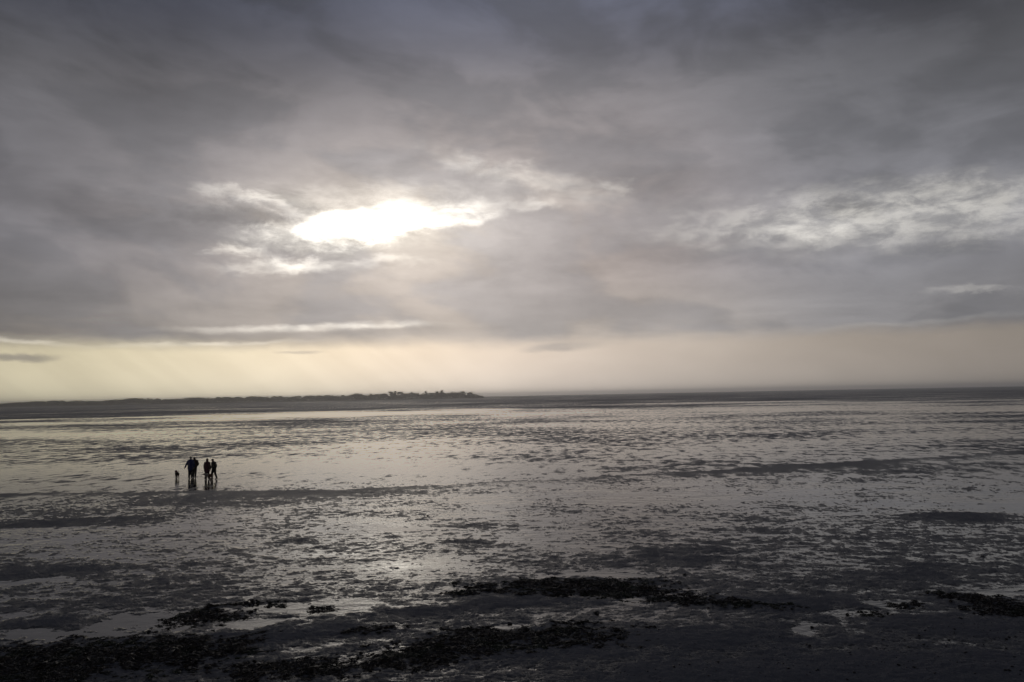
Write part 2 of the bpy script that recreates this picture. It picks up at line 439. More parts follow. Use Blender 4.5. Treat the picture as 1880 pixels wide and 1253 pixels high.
# standing water left by the tide
wth = np.radians(np.linspace(-180, 180, 181)[:-1]); wr = np.concatenate([[0.4], np.geomspace(4, 60.0, 40)])
WT, WR = np.meshgrid(wth, wr)
ii, jj = np.meshgrid(np.arange(len(wr) - 1), np.arange(len(wth)), indexing='ij'); j2 = (jj + 1) % len(wth); k = len(wth)
wq = np.stack([ii * k + jj, ii * k + j2, (ii + 1) * k + j2, (ii + 1) * k + jj], -1).reshape(-1, 4)[:, ::-1]
wme = np_mesh('tidal_water', np.stack([(WR * np.sin(WT)).ravel(), (WR * np.cos(WT)).ravel(), np.zeros(WR.size)], -1), wq)
water = tag(link(bpy.data.objects.new('tidal_water', wme)), kind='structure')
m_wat, g = new_mat('shallow_water')
geo = g.node('ShaderNodeNewGeometry'); px, py, pz = g.sep(geo.outputs['Position'])[:3]
rip = g.noise(g.vec(g.mul(px, 1.6), g.mul(py, 2.8), 0), 1.0, 4.0, 0.55)
rip2 = g.noise(g.vec(g.mul(px, 0.35), g.mul(py, 0.7), 9), 1.0, 4.0, 0.6)
patch = g.noise(g.vec(g.mul(px, 0.10), g.mul(py, 0.2), 4.0), 1.0, 4.0, 0.55)
wcol = g.mix(patch, (0.016, 0.015, 0.013), (0.034, 0.031, 0.026))
out(g, bsdf(g, wcol, g.mad(g.step(patch, 0.4, 0.65), 0.06, 0.07), 0.5, 1.333, bump(g, g.add(rip, g.mul(rip2, 2.5)), g.step(patch, 0.35, 0.7, 0.10, 0.42), 0.05)))
wme.materials.append(m_wat)

# ------------------------------------------------------------------ far shore on the left
SHORE_Y = 2000.0
def shore_end(x):            # 1 inland, 0 where the low point runs out into the flat
    return sst(np.asarray(x, float), 0.0, -190.0)
def shore_z(x, t):
    """t: 0 at the tide edge, 1 at the grass bank"""
    e = shore_end(x)
    return 0.05 + (2.3 * sst(np.asarray(t, float), 0.0, 1.0) + 0.25 * fbm(np.asarray(x) / 60.0, np.asarray(t) * 2.0, 3)) * e
sx = np.linspace(-2300, 45, 240); st = np.array([0, .15, .3, .45, .6, .75, .9, 1.0, 1.15, 1.6, 3.0])
SX, ST = np.meshgrid(sx, st)
SYY = SHORE_Y - 150.0 + 140.0 * ST + 18 * fbm(SX / 120.0, SX * 0 + 2.0, 3)
SZ = shore_z(SX, np.minimum(ST, 1.0))
nn = len(sx)
ii, jj = np.meshgrid(np.arange(len(st) - 1), np.arange(nn - 1), indexing='ij')
sq = np.stack([ii * nn + jj, ii * nn + jj + 1, (ii + 1) * nn + jj + 1, (ii + 1) * nn + jj], -1).reshape(-1, 4)
sme = np_mesh('far_shore', np.stack([SX.ravel(), SYY.ravel(), SZ.ravel()], -1), sq)
shore = tag(link(bpy.data.objects.new('far_shore', sme)), kind='structure')
m_sh, g = new_mat('shore_grass_and_sand')
geo = g.node('ShaderNodeNewGeometry'); px, py, pz = g.sep(geo.outputs['Position'])[:3]
nz = g.noise(g.vec(g.mul(px, 0.02), g.mul(py, 0.05), 0), 1.0, 5.0, 0.6)
up_ = g.step(g.add(pz, g.mad(nz, 1.0, -0.5)), 0.8, 2.0)
out(g, bsdf(g, g.mix(up_, (0.17, 0.15, 0.125), (0.055, 0.052, 0.03)), 0.95, 0.1))
sme.materials.append(m_sh)

# ------------------------------------------------------------------ sea air
hb = bmesh.new()
bmesh.ops.create_cube(hb, size=1.0)
hme = bpy.data.meshes.new('haze'); hb.to_mesh(hme); hb.free()
haze = tag(link(bpy.data.objects.new('haze', hme)), kind='stuff', label='thin pale sea haze hanging over the whole tidal flat')
haze.location = (0, 0, 14.0); haze.scale = (18400, 18400, 30.5)
m_hz, g = new_mat('sea_haze')
pv = g.node('ShaderNodeVolumePrincipled')
pv.inputs['Color'].default_value = (0.95, 0.95, 0.95, 1)
pv.inputs['Density'].default_value = 0.00022
pv.inputs['Anisotropy'].default_value = 0.8
out(g, pv.outputs[0], vol=True)
hme.materials.append(m_hz)

# ------------------------------------------------------------------ trees along the far shore
def simple_mat(name, c0, c1, scale, rough=0.9, spec=0.2, bmp=0.0):
    m, g = new_mat(name)
    tc = g.node('ShaderNodeTexCoord')
    n = g.noise(tc.outputs['Object'], scale, 5.0, 0.6, dims='3D')
    out(g, bsdf(g, g.mix(n, c0, c1), rough, spec, normal=bump(g, n, bmp, 0.02) if bmp else None))
    return m
m_leaf = simple_mat('winter_foliage', (0.045, 0.042, 0.028), (0.10, 0.088, 0.055), 0.6)
m_pine = simple_mat('evergreen_foliage', (0.020, 0.028, 0.016), (0.045, 0.055, 0.03), 0.6)
m_bark = simple_mat('bark', (0.045, 0.036, 0.028), (0.09, 0.075, 0.06), 2.0)

def leaf_cloud(centres, radii, n, size, rng):
    """small tilted faces spread through a set of lobes"""
    k = rng.integers(0, len(centres), n)
    d = rng.normal(size=(n, 3)); d /= np.linalg.norm(d, axis=1)[:, None]
    p = centres[k] + d * radii[k] * (rng.uniform(0.25, 1.0, n) ** 0.5)[:, None]
    a = rng.normal(size=(n, 3)); a /= np.linalg.norm(a, axis=1)[:, None]
    b = np.cross(a, rng.normal(size=(n, 3))); b /= np.linalg.norm(b, axis=1)[:, None]
    s = (size * rng.uniform(0.6, 1.3, n))[:, None]
    v = np.stack([p - a * s, p + b * s * 0.6, p + a * s, p - b * s * 0.6], 1).reshape(-1, 3)
    return v, np.arange(n * 4).reshape(-1, 4)

def tube(path, rads, sides=6):
    path = np.asarray(path, float); V = []
    for i, p in enumerate(path):
        t = path[min(i + 1, len(path) - 1)] - path[max(i - 1, 0)]; t /= np.linalg.norm(t) + 1e-9
        a = np.cross(t, (0.3, 1, 0.1)); a /= np.linalg.norm(a); b = np.cross(t, a)
        for q in range(sides):
            w_ = 2 * math.pi * q / sides
            V.append(p + rads[i] * (math.cos(w_) * a + math.sin(w_) * b))
    F = [(i * sides + q, i * sides + (q + 1) % sides, (i + 1) * sides + (q + 1) % sides, (i + 1) * sides + q)
         for i in range(len(path) - 1) for q in range(sides)]
    return np.array(V), np.array(F)

def join(parts):
    V, F, o = [], [], 0
    for v, f in parts:
        V.append(v); F.append(f + o); o += len(v)
    return np.concatenate(V), np.concatenate(F)

TREE_KINDS = {}
def tree_meshes(kind, seed):
    """unit trees, height about 1 (scaled when placed)"""
    rng = np.random.default_rng(seed)
    trunk = [tube([(0, 0, -.03), (0.01, 0, .2), (-.01, .01, .45), (0.01, 0, .75)], [.03, .024, .018, .006])]
    cs, rs = [], []
    if kind == 'pine':
        for k in range(9):
            z = .28 + .075 * k; r = .20 * (1 - k / 10.5)
            for q in range(3):
                a = rng.uniform(0, 6.28); cs.append((r * .55 * math.cos(a), r * .55 * math.sin(a), z)); rs.append((r * .7, r * .7, .06))
        n, size = 900, .028
    else:
        wide = {'round': .36, 'broad': .55, 'bush': .60, 'bare': .42}[kind]
        zc = {'round': .62, 'broad': .60, 'bush': .45, 'bare': .62}[kind]
        for k in range(13):
            a = rng.uniform(0, 6.28); rr_ = rng.uniform(0, 1) ** .5
            cs.append((wide * .75 * rr_ * math.cos(a), wide * .75 * rr_ * math.sin(a), zc + rng.uniform(-.22, .24) * (1.1 - .6 * rr_)))
            q = rng.uniform(.10, .19); rs.append((q * 1.15, q * 1.15, q * .85))
        for c in cs[:9]:
            trunk.append(tube([(0, 0, .2), (c[0] * .5, c[1] * .5, .2 + (c[2] - .2) * .55), c], [.014, .009, .003], 4))
        n, size = (420, .032) if kind == 'bare' else (1000, .036)
    cv = leaf_cloud(np.array(cs), np.array(rs), n, size, rng)
    tv = join(trunk)
    crown = np_mesh('crown', cv[0], cv[1], False); crown.materials.append(m_pine if kind == 'pine' else m_leaf)
    trunk_me = np_mesh('trunk', tv[0], tv[1]); trunk_me.materials.append(m_bark)
    return crown, trunk_me

def on_shore(px_x, back=0.0):
    """ground point of the bank for a bearing given as tangent"""
    y = SHORE_Y + back
    x = px_x * y
    return x, y, float(shore_z(np.array([x]), np.array([1.0]))[0])

# tangent of bearing, height m, kind, width factor, setback, label
TREES = (
    (-0.151, 17.0, 'round', 1.25, 10, 'tall rounded tree, the highest of the distant wood'),
    (-0.141, 14.5, 'round', 1.1, 25, 'rounded tree just right of the highest tree in the distant wood'),
    (-0.195, 13.0, 'broad', 1.35, 15, 'broad domed tree left of the highest tree in the distant wood'),
    (-0.176, 11.8, 'broad', 1.1, 15, 'loose flat tree between broad domed tree and highest tree'),
    (-0.165, 11.0, 'bare', 1.1, 20, 'thin low tree just left of the highest tree in the distant wood'),
    (-0.127, 12.8, 'pine', 2.1, 10, 'pointed dark tree right of the highest tree'),
    (-0.119, 12.0, 'round', 1.0, 20, 'small round tree between two pointed trees of the wood'),
    (-0.109, 13.5, 'pine', 2.1, 12, 'pointed dark tree leaning out of the canopy at mid wood'),
    (-0.094, 13.8, 'round', 1.0, 12, 'left tree of the upright pair right of mid wood'),
    (-0.089, 14.8, 'pine', 2.1, 12, 'right and taller tree of the upright pair right of mid wood'),
    (-0.074, 12.6, 'broad', 1.0, 14, 'rounded tree at the left end of the long domed clump'),
    (-0.064, 13.4, 'broad', 1.2, 18, 'broad tree in the middle of the long domed clump'),
    (-0.054, 12.2, 'broad', 1.1, 14, 'tree at the right end of the long domed clump'),
    (-0.0395, 6.5, 'bush', 0.8, 6, 'lone round bush at the right tip of the wooded shore'),
    (-0.236, 9.4, 'pine', 2.1, 10, 'small dark tree poking above the long even hedge of trees'),
    (-0.226, 9.8, 'pine', 2.1, 10, 'second small dark tree above the long even hedge of trees'),
    (-0.401, 10.4, 'broad', 1.1, 12, 'dark domed tree at the left part of the wooded shore'),
    (-0.385, 9.8, 'broad', 1.0, 12, 'low rounded tree right of the dark domed tree'),
    (-0.372, 9.9, 'round', 1.2, 12, 'rounded tree second right of the dark domed tree'),
    (-0.445, 9.6, 'bare', 1.3, 10, 'thin spreading tree with sky showing through, left shore'),
    (-0.435, 8.2, 'pine', 2.1, 10, 'narrow tree just right of the thin spreading tree'),
    (-0.458, 9.0, 'bush', 1.0, 10, 'bushy tree just left of the thin spreading tree'),
    (-0.487, 9.8, 'broad', 1.0, 10, 'wide flat topped tree at the left end of the dark clump'),
    (-0.479, 9.6, 'broad', 1.0, 16, 'second flat topped tree of the dark clump on the left shore'),
    (-0.540, 7.4, 'bush', 1.0, 8, 'low dark bush at the right end of the leftmost hedge'),
    (-0.618, 5.6, 'bare', 1.2, 6, 'small sparse tree near the left edge of the shore'),
    (-0.636, 5.4, 'bare', 1.4, 6, 'smallest sparse tree, leftmost on the far shore'),
)
for k, (tb, hgt, kind, wf_, back, lab) in enumerate(TREES):
    key = (kind, k % 3)
    if key not in TREE_KINDS: TREE_KINDS[key] = tree_meshes(kind, 40 + k)
    cr, tr = TREE_KINDS[key]
    x, y, z = on_shore(tb, back)
    t = empty({'pine': 'conifer_tree', 'bush': 'shore_bush'}.get(kind, 'shore_tree'), (x, y, z - 0.1), random.uniform(0, 6.28))
    hgt *= 1.45; t.scale = (hgt * wf_, hgt * wf_, hgt)
    tag(t, lab, 'bush' if kind == 'bush' else 'tree', 'trees that stand out along the far shore')
    link(bpy.data.objects.new('trunk', tr), t); link(bpy.data.objects.new('crown', cr), t)

# the mass of the wood between them
WOOD_T = np.array([-1.0, -.66, -.64, -.60, -.585, -.55, -.53, -.515, -.49, -.47, -.45, -.43, -.41, -.39, -.36, -.33, -.30, -.25, -.21, -.19, -.17, -.15, -.13, -.11, -.09, -.07, -.055, -.049, -.042, -.037])
WOOD_H = np.array([10, 6.0, 6.0, 9.0, 9.8, 9.8, 8.0, 7.2, 11.8, 11.6, 11.0, 8.0, 10.5, 10.8, 10.8, 10.8, 10.5, 10.0, 10.4, 11.5, 10.8, 12.0, 11.2, 10.6, 10.6, 11.4, 11.0, 8.0, 5.0, 2.0])
nw = 60000
tw = RNG.uniform(-0.70, -0.037, nw); bk = RNG.uniform(0, 70, nw)
yw = SHORE_Y + bk; xw = tw * yw
lump = 0.74 + 0.75 * fbm(xw / 17.0, bk / 60.0, 4)
hw = 1.18 * np.interp(tw, WOOD_T, WOOD_H) * np.clip(lump, .38, 1.06)
pw = np.stack([xw, yw, shore_z(xw, np.ones(nw)) + hw * RNG.uniform(0.0, 1.0, nw) ** 0.55], -1)
a = RNG.normal(size=(nw, 3)); a /= np.linalg.norm(a, axis=1)[:, None]
b = np.cross(a, RNG.normal(size=(nw, 3))); b /= np.linalg.norm(b, axis=1)[:, None]
s = RNG.uniform(.8, 1.7, nw)[:, None]
wv = np.stack([pw - a * s, pw + b * s * .7, pw + a * s, pw - b * s * .7], 1).reshape(-1, 3)
wood_me = np_mesh('woodland', wv, np.arange(nw * 4).reshape(-1, 4), False); wood_me.materials.append(m_leaf)
tag(link(bpy.data.objects.new('woodland', wood_me)), 'grey brown wood running along the whole far shore', 'woodland', kind='stuff')

# ------------------------------------------------------------------ seaweed beds
def ico(sub):
    bm = bmesh.new(); bmesh.ops.create_icosphere(bm, subdivisions=sub, radius=1.0)
    v = np.array([tuple(x.co) for x in bm.verts]); f = np.array([[q.index for q in p.verts] for p in bm.faces]); bm.free()
    return v, f
ICO1, ICO2 = ico(1), ico(2)
def weed_clump(rng):
    """a lobed knob of wrack with a few flat fronds lying out from it"""
    v, f = ICO1
    v = v * rng.uniform(.5, 1.1, (len(v), 1)) * np.array([1.0, .8, .55]) + (0, 0, .2)
    P = [(v, f)]
    for k in range(8):
        a = rng.uniform(0, 6.28); d = np.array([math.cos(a), math.sin(a), 0]); e = np.array([-d[1], d[0], 0])
        l = rng.uniform(1.2, 3.0); wd = rng.uniform(.14, .32)
        pts = [d * .3 + (0, 0, .45), d * l * .6 + e * wd + (0, 0, rng.uniform(.1, .55)), d * l * .6 - e * wd + (0, 0, rng.uniform(.1, .55)),
               d * l + e * rng.uniform(-.4, .4) + (0, 0, rng.uniform(0, .35))]
        P.append((np.array(pts), np.array([[0, 2, 1], [1, 2, 3]])))
    return join(P)
WT_ = [weed_clump(np.random.default_rng(90 + k)) for k in range(10)]
m_weed, g = new_mat('wet_wrack')
geo = g.node('ShaderNodeNewGeometry')
nw_ = g.noise(geo.outputs['Position'], 0.8, 4.0, 0.6, dims='3D')
rnd = geo.outputs['Random Per Island']
wc_ = g.mix(rnd, (0.006, 0.005, 0.004), (0.022, 0.015, 0.009))
wc_ = g.mix(g.step(nw_, 0.5, 0.7), wc_, (0.014, 0.020, 0.007))
out(g, bsdf(g, wc_, g.mad(rnd, 0.3, 0.45), 0.25))

def seaweed_bed(spots, density, size, label, seed, edge=0.5):
    rng = np.random.default_rng(seed)
    X, Y = [], []
    for (cx, cy, rx, ry, rot) in spots:
        density_ = density * 1.7; size_ = size * .78
        n = int(density_ * math.pi * rx * ry * 1.9)
        q = rng.uniform(-1.35, 1.35, (n, 2))
        px_ = q[:, 0] * rx; py_ = q[:, 1] * ry
        ca, sa = math.cos(rot), math.sin(rot)
        x = cx + px_ * ca - py_ * sa; y = cy + px_ * sa + py_ * ca
        rad_ = np.hypot(q[:, 0], q[:, 1]) + edge * fbm(x / .8 + seed, y / .5, 4) + .42 * fbm(x / .30, y / .2 + seed, 3)
        keep = rad_ + rng.uniform(-.16, .16, n) + .6 * (rng.uniform(0, 1, n) < .22) * rng.uniform(-1, 1, n) < .82
        X.append(x[keep]); Y.append(y[keep])
    X = np.concatenate(X); Y = np.concatenate(Y); n = len(X)
    Z = np.maximum(ground_z(X, Y), -0.01)
    V, F, o = [], [], 0
    kinds = rng.integers(0, len(WT_), n)
    for k, (v, f) in enumerate(WT_):
        sel = np.nonzero(kinds == k)[0]
        if not len(sel): continue
        a = rng.uniform(0, 6.28, len(sel)); s_ = size_ * np.exp(rng.normal(0, .38, len(sel))); hz = rng.uniform(.7, 1.3, len(sel))
        ca, sa = np.cos(a)[:, None], np.sin(a)[:, None]
        vx = (v[None, :, 0] * ca - v[None, :, 1] * sa) * s_[:, None] + X[sel][:, None]
        vy = (v[None, :, 0] * sa + v[None, :, 1] * ca) * s_[:, None] + Y[sel][:, None]
        vz = v[None, :, 2] * (s_ * hz)[:, None] + Z[sel][:, None] - .005
        V.append(np.stack([vx, vy, vz], -1).reshape(-1, 3))
        F.append((f[None] + (np.arange(len(sel)) * len(v))[:, None, None]).reshape(-1, 3) + o); o += len(sel) * len(v)
    me = np_mesh('seaweed_bed', np.concatenate(V), np.concatenate(F), False)
    me.materials.append(m_weed)
    return tag(link(bpy.data.objects.new('seaweed_bed', me)), label, 'seaweed', 'seaweed beds on the near mud', 'stuff')

seaweed_bed([(1.6, 25.8, 3.1, 1.0, 0), (3.4, 24.8, 2.0, .8, -.2), (5.8, 23.4, 1.9, .45, -.35)], 150, .052,
            'long dark seaweed bed crossing the middle of the near mud', 1)
seaweed_bed([(-8.9, 23.0, 1.1, .8, .3), (-8.3, 24.3, 1.0, .18, .25)], 170, .052, 'dark seaweed tongue reaching into the pool at left', 2)
seaweed_bed([(-5.7, 23.6, .42, .5, 0)], 150, .052, 'small seaweed tuft standing in the middle of the left pool', 3, .35)
seaweed_bed([(-7.2, 24.1, .32, .28, .1)], 120, .05, 'tiny scatter of seaweed at the far edge of the left pool', 4, .35)
seaweed_bed([(-11.2, 19.2, 3.6, 1.7, .12), (-8.2, 19.9, 1.7, 1.1, .1)], 190, .052, 'largest seaweed bed, greenish black, filling the bottom left corner', 5)
seaweed_bed([(-5.1, 18.5, 1.5, .7, .15)], 190, .05, 'seaweed clump at the bottom edge right of the corner bed', 6)
seaweed_bed([(-.1, 20.3, 2.8, 1.05, .12), (-2.4, 19.0, 1.6, .8, .25)], 170, .05, 'wide ragged seaweed bed low in the middle foreground', 7)
seaweed_bed([(13.4, 22.4, .95, 1.1, 0), (13.0, 23.6, .9, .4, -.2)], 170, .052, 'dark seaweed bed at the right edge of the near mud', 8)
seaweed_bed([(10.9, 22.8, .55, .42, .2), (9.6, 22.0, .6, .3, .3)], 90, .05, 'sparse seaweed scattered in the shallow pool at right', 9, .35)
seaweed_bed([(-1.6, 25.2, .85, .4, .1)], 130, .05, 'seaweed patch at the left tip of the long middle bed', 10, .4)
seaweed_bed([(-3.8, 21.4, .7, .35, .3)], 130, .05, 'small seaweed streak beside the mud below the left pool', 11, .4)

# ------------------------------------------------------------------ stones
m_stone = simple_mat('wet_stone', (0.010, 0.010, 0.011), (0.035, 0.033, 0.032), 9.0, 0.45, 0.4, 0.3)
STONES = []
for k in range(5):
    rng = np.random.default_rng(200 + k); v, f = ICO2
    v = v * (1 + .22 * np.sin(v[:, [0]] * 3 + k) * np.cos(v[:, [1]] * 4)) * rng.uniform(.88, 1.1, (len(v), 1)) * np.array([1, .78, .55])
    sm = np_mesh('stone', v, f); sm.materials.append(m_stone); STONES.append(sm)
def stone(x, y, r, label, group=None, k=0):
    o = link(bpy.data.objects.new('stone', STONES[k % 5]))
    z = max(float(ground_z(np.array([x]), np.array([y]))[0]), 0.0)
    o.location = (x, y, z + r * .25); o.scale = (r, r, r); o.rotation_euler = (0, 0, random.uniform(0, 6.28))
    return tag(o, label, 'stone', group)
stone(16.7, 29.0, .07, 'lone dark stone on wet mud near the right edge, high up')
stone(10.95, 22.75, .08, 'largest dark stone standing in the right hand pool')
stone(7.55, 20.9, .05, 'dark stone at the edge of the small pool low right')
stone(-4.5, 41.4, .065, 'lone small dark stone on the open glistening flat left of centre')
stone(11.6, 21.3, .06, 'dark stone on the shining film below the right hand pool')
stone(-0.2, 21.75, .07, 'dark stone in the curved small pool at centre')
stone(2.2, 22.6, .08, 'dark stone on the mud above the wide foreground seaweed bed')
stone(5.6, 27.0, .07, 'dark stone at the far edge of the long middle seaweed bed')
rs_ = np.random.default_rng(77); cnt = 0
while cnt < 70:
    x = rs_.uniform(2.5, 12.5); y = rs_.uniform(16.8, 20.6)
    if y > 18.2 + .22 * x: continue
    stone(x, y, rs_.uniform(.015, .045), 'small dark pebble on the bare grey mud at bottom right', 'pebbles on the bare mud at bottom right', cnt)
    cnt += 1
# pebbles too small and many to count
npb = 1500
x = RNG.uniform(-3, 14, npb); y = RNG.uniform(16.5, 21.5, npb)
keep = (y < 18.9 + .2 * x) & (fbm(x / 1.4, y / .8, 3) > -.1)
x, y = x[keep], y[keep]; z = np.maximum(ground_z(x, y), -.005)
s_ = RNG.uniform(.008, .022, len(x)); v, f = ICO1
pv_ = np.stack([v[None, :, 0] * s_[:, None] + x[:, None], v[None, :, 1] * s_[:, None] + y[:, None], v[None, :, 2] * .6 * s_[:, None] + z[:, None]], -1).reshape(-1, 3)
pf_ = (f[None] + (np.arange(len(x)) * len(v))[:, None, None]).reshape(-1, 3)
pm = np_mesh('shingle_grit', pv_, pf_); pm.materials.append(m_stone)
tag(link(bpy.data.objects.new('shingle_grit', pm)), 'fine dark grit scattered over the bare mud', 'grit', kind='stuff')

# ------------------------------------------------------------------ figures: bodies grown from joints and fused into one skin
def cone_prim(p0, r0, p1, r1, flat=1.0, n=10):
    p0, p1 = np.array(p0, float), np.array(p1, float)
    t = p1 - p0; L = np.linalg.norm(t); t = t / (L + 1e-9)
    a = np.cross(t, (0, 1, 0.02)); a /= np.linalg.norm(a); b = np.cross(t, a)
    prof = [(-r0, 0.02)] + [(-r0 * math.cos(q), r0 * math.sin(q)) for q in (.5, 1.0, 1.5708)]
    prof += [(L + r1 * math.sin(q), r1 * math.cos(q)) for q in (0, .55, 1.05)] + [(L + r1, 0.02)]
    V = [p0 + t * h + a * max(r, .001) * math.cos(2 * math.pi * k / n) + b * flat * max(r, .001) * math.sin(2 * math.pi * k / n)
         for (h, r) in prof for k in range(n)]
    m = len(prof)
    F = [(i * n + k, i * n + (k + 1) % n, (i + 1) * n + (k + 1) % n, (i + 1) * n + k) for i in range(m - 1) for k in range(n)]
    return np.array(V), F + [tuple(range(n))[::-1], tuple(range((m - 1) * n, m * n))]
def ball(c, r, tilt=0.0):
    v, f = ICO2
    v = v * np.array(r)
    ca, sa = math.cos(tilt), math.sin(tilt)
    v = np.stack([v[:, 0], v[:, 1] * ca - v[:, 2] * sa, v[:, 1] * sa + v[:, 2] * ca], -1)
    return v + np.array(c), [tuple(q) for q in f]
def fuse(name, prims, voxel, mat, parent, keep=0.3):
    V, F, o = [], [], 0
    for v, f in prims:
        V.append(v); F += [tuple(i + o for i in q) for q in f]; o += len(v)
    me = bpy.data.meshes.new('tmp'); me.from_pydata(np.concatenate(V).tolist(), [], F); me.update()
    bm = bmesh.new(); bm.from_mesh(me); bmesh.ops.recalc_face_normals(bm, faces=bm.faces); bm.to_mesh(me); bm.free()
    ob = bpy.data.objects.new('tmp', me); C.objects.link(ob)
    md = ob.modifiers.new('r', 'REMESH'); md.mode = 'VOXEL'; md.voxel_size = voxel
    sm = ob.modifiers.new('s', 'SMOOTH'); sm.factor = .5; sm.iterations = 3
    de = ob.modifiers.new('d', 'DECIMATE'); de.ratio = keep
    dg = bpy.context.evaluated_depsgraph_get()
    res = bpy.data.meshes.new_from_object(ob.evaluated_get(dg))
    bpy.data.objects.remove(ob); bpy.data.meshes.remove(me)
    res.name = name; res.materials.clear(); res.materials.append(mat)
    res.polygons.foreach_set('use_smooth', np.ones(len(res.polygons), bool))
    return link(bpy.data.objects.new(name, res), parent)

m_skin = simple_mat('skin', (0.30, 0.17, 0.12), (0.40, 0.25, 0.18), 30.0, 0.5, 0.4)
m_eye = simple_mat('eye', (0.02, 0.015, 0.01), (0.04, 0.03, 0.02), 50.0, 0.2, 0.5)
def cloth(name, c, k=0.6):
    return simple_mat(name, tuple(q * k for q in c), c, 22.0, 0.85, 0.2, 0.3)

def V3(*a): return np.array(a, float)
def person(loc, rz, scale, pose, clothes, label):
    """+y is forward. pose: joint positions, clothes: materials and cut"""
    t = empty('person', loc, rz); t.scale = (scale * .98,) * 3
    tag(t, label, 'person', 'walkers on the wet flat')
    P = dict(pel=V3(0, 0, .93), chest=V3(0, .02, 1.27), neck=V3(0, .02, 1.45), head=V3(0, .05, 1.60))
    P.update({k: V3(*v) for k, v in pose.items()})
    H = P['head']; tw = clothes.get('turn', 0.0)
    ct, st_ = math.cos(tw), math.sin(tw)
    def hd(x, y, z): return H + V3(x * ct - y * st_, x * st_ + y * ct, z)
    B = [cone_prim(P['pel'] + (0, 0, -.04), .125, P['chest'], .135, .72), cone_prim(P['chest'], .13, P['neck'] + (0, 0, -.08), .10, .7),
         cone_prim(P['neck'] + (0, 0, -.06), .062, H + (0, 0, -.06), .055),
         ball(H + (0, 0, .02), (.076, .094, .108)), ball(hd(0, .035, -.06), (.055, .055, .055)),
         ball(hd(0, .098, -.012), (.013, .02, .026)), ball(hd(0, .087, -.058), (.024, .013, .010)),
         ball(hd(.077, -.005, -.005), (.012, .022, .032)), ball(hd(-.077, -.005, -.005), (.012, .022, .032))]
    jacket, trousers = [], []
    puff = clothes.get('puff', 1.0); gir = clothes.get('girth', 1.0); hem = clothes.get('hem', .80); wide = clothes.get('wide', .2)
    jacket += [cone_prim(P['chest'] + (0, 0, .04), .172 * puff * gir, P['pel'] + (0, 0, .05), .17 * puff * gir, .8),
               cone_prim(P['pel'] + (0, 0, .1), .165 * puff * gir, V3(P['pel'][0], P['pel'][1], hem + .08), wide * gir, .78),
               cone_prim(P['chest'] + (0, 0, .05), .15 * puff, P['neck'] + (0, 0, -.04), .085, .8)]
    for s in (-1, 1):
        k = 'L' if s < 0 else 'R'
        sh, el, wr = P['chest'] + V3(s * .175, 0, .105), P['el' + k], P['wr' + k]
        B += [cone_prim(sh, .058, el, .043), cone_prim(el, .042, wr, .028)]
        jacket += [cone_prim(P['chest'] + (s * .06, 0, .09), .10, sh, .085 * puff), cone_prim(sh, .082 * puff, el, .066 * puff), cone_prim(el, .064 * puff, wr, .05 * puff)]
        d = (wr - el) / np.linalg.norm(wr - el); side = V3(s * 1.0, 0, 0); fw = np.cross(d, side); fw /= np.linalg.norm(fw)
        pc = wr + d * .05
        B.append(cone_prim(wr, .026, wr + d * .07, .036, .6))
        for q, (off, ln) in enumerate(((-.026, .068), (-.009, .080), (.009, .074), (.025, .056))):
            b0 = wr + d * .085 + fw * off; b1 = b0 + d * ln * .5 - side * .006; b2 = b1 + d * ln * .42 - side * .022
            B += [cone_prim(b0, .0095, b1, .009, n=8), cone_prim(b1, .009, b2, .0078, n=8)]
        th0 = wr + d * .03 - fw * .026; th1 = th0 + d * .035 - fw * .03; B += [cone_prim(th0, .012, th1, .0105, n=8), cone_prim(th1, .0105, th1 + d * .032 - fw * .006, .009, n=8)]
        hp = P['pel'] + V3(s * .085, 0, -.03); kn, an = P['kn' + k], P['an' + k]
        toe = P.get('to' + k, an + V3(0, .15, -.05))
        B += [cone_prim(hp, .092, kn, .058), cone_prim(kn, .057, an, .038), cone_prim(an, .036, toe, .03)]
        lg = clothes.get('leg', 1.0)
        trousers += [cone_prim(P['pel'], .14, hp, .115), cone_prim(hp, .110 * lg, kn, .078 * lg), cone_prim(kn, .076 * lg, an + (0, 0, .05), .06 * lg)]
        heel = an + (an - toe) / np.linalg.norm(an - toe) * .05 + (0, 0, -.045)
        fuse('boot', [cone_prim(heel, .042, toe, .042, 1.0), cone_prim(an + (0, 0, -.02), .05, an + (0, 0, clothes.get('boot', .10)), .058),
                      cone_prim(heel + (0, 0, .02), .044, an, .05)], .010, clothes['boots'], t)
    body = fuse('body', B, .0075, m_skin, t, .22)
    jk = fuse('jacket', jacket, .014, clothes['jacket'], t, .4)
    fuse('trousers', trousers, .013, clothes['trousers'], t, .4)
    for s in (-1, 1):
        e = fuse('eye', [ball(hd(s * .031, .083, .012), (.011, .008, .008))], .0025, m_eye, body)
    cut = clothes['head']
    if cut == 'hood':
        fuse('hood', [ball(H + (0, -.03, .025), (.108, .115, .128)), cone_prim(H + (0, -.04, .05), .09, H + (0, -.05, .15), .035),
                      cone_prim(P['neck'] + (0, -.03, -.05), .125, H + (0, -.03, -.04), .10)], .012, clothes['headmat'], jk)
    elif cut == 'hat':
        fuse('hair', [ball(H + (0, -.025, .015), (.083, .085, .10))], .01, clothes['hair'], body)
        fuse('hat', [ball(H + (0, -.012, .065), (.092, .108, .075)), ball(H + (0, -.01, .15), (.022, .022, .02))], .01, clothes['headmat'], t)
    elif cut == 'cap':
        fuse('hair', [ball(H + (0, -.028, .01), (.082, .082, .10))], .01, clothes['hair'], body)
        fuse('cap', [ball(H + (0, -.008, .072), (.088, .104, .062)), cone_prim(hd(-.04, .10, .06), .014, hd(.04, .10, .06), .014), ball(hd(0, .115, .058), (.062, .05, .010))], .008, clothes['headmat'], t)
    else:
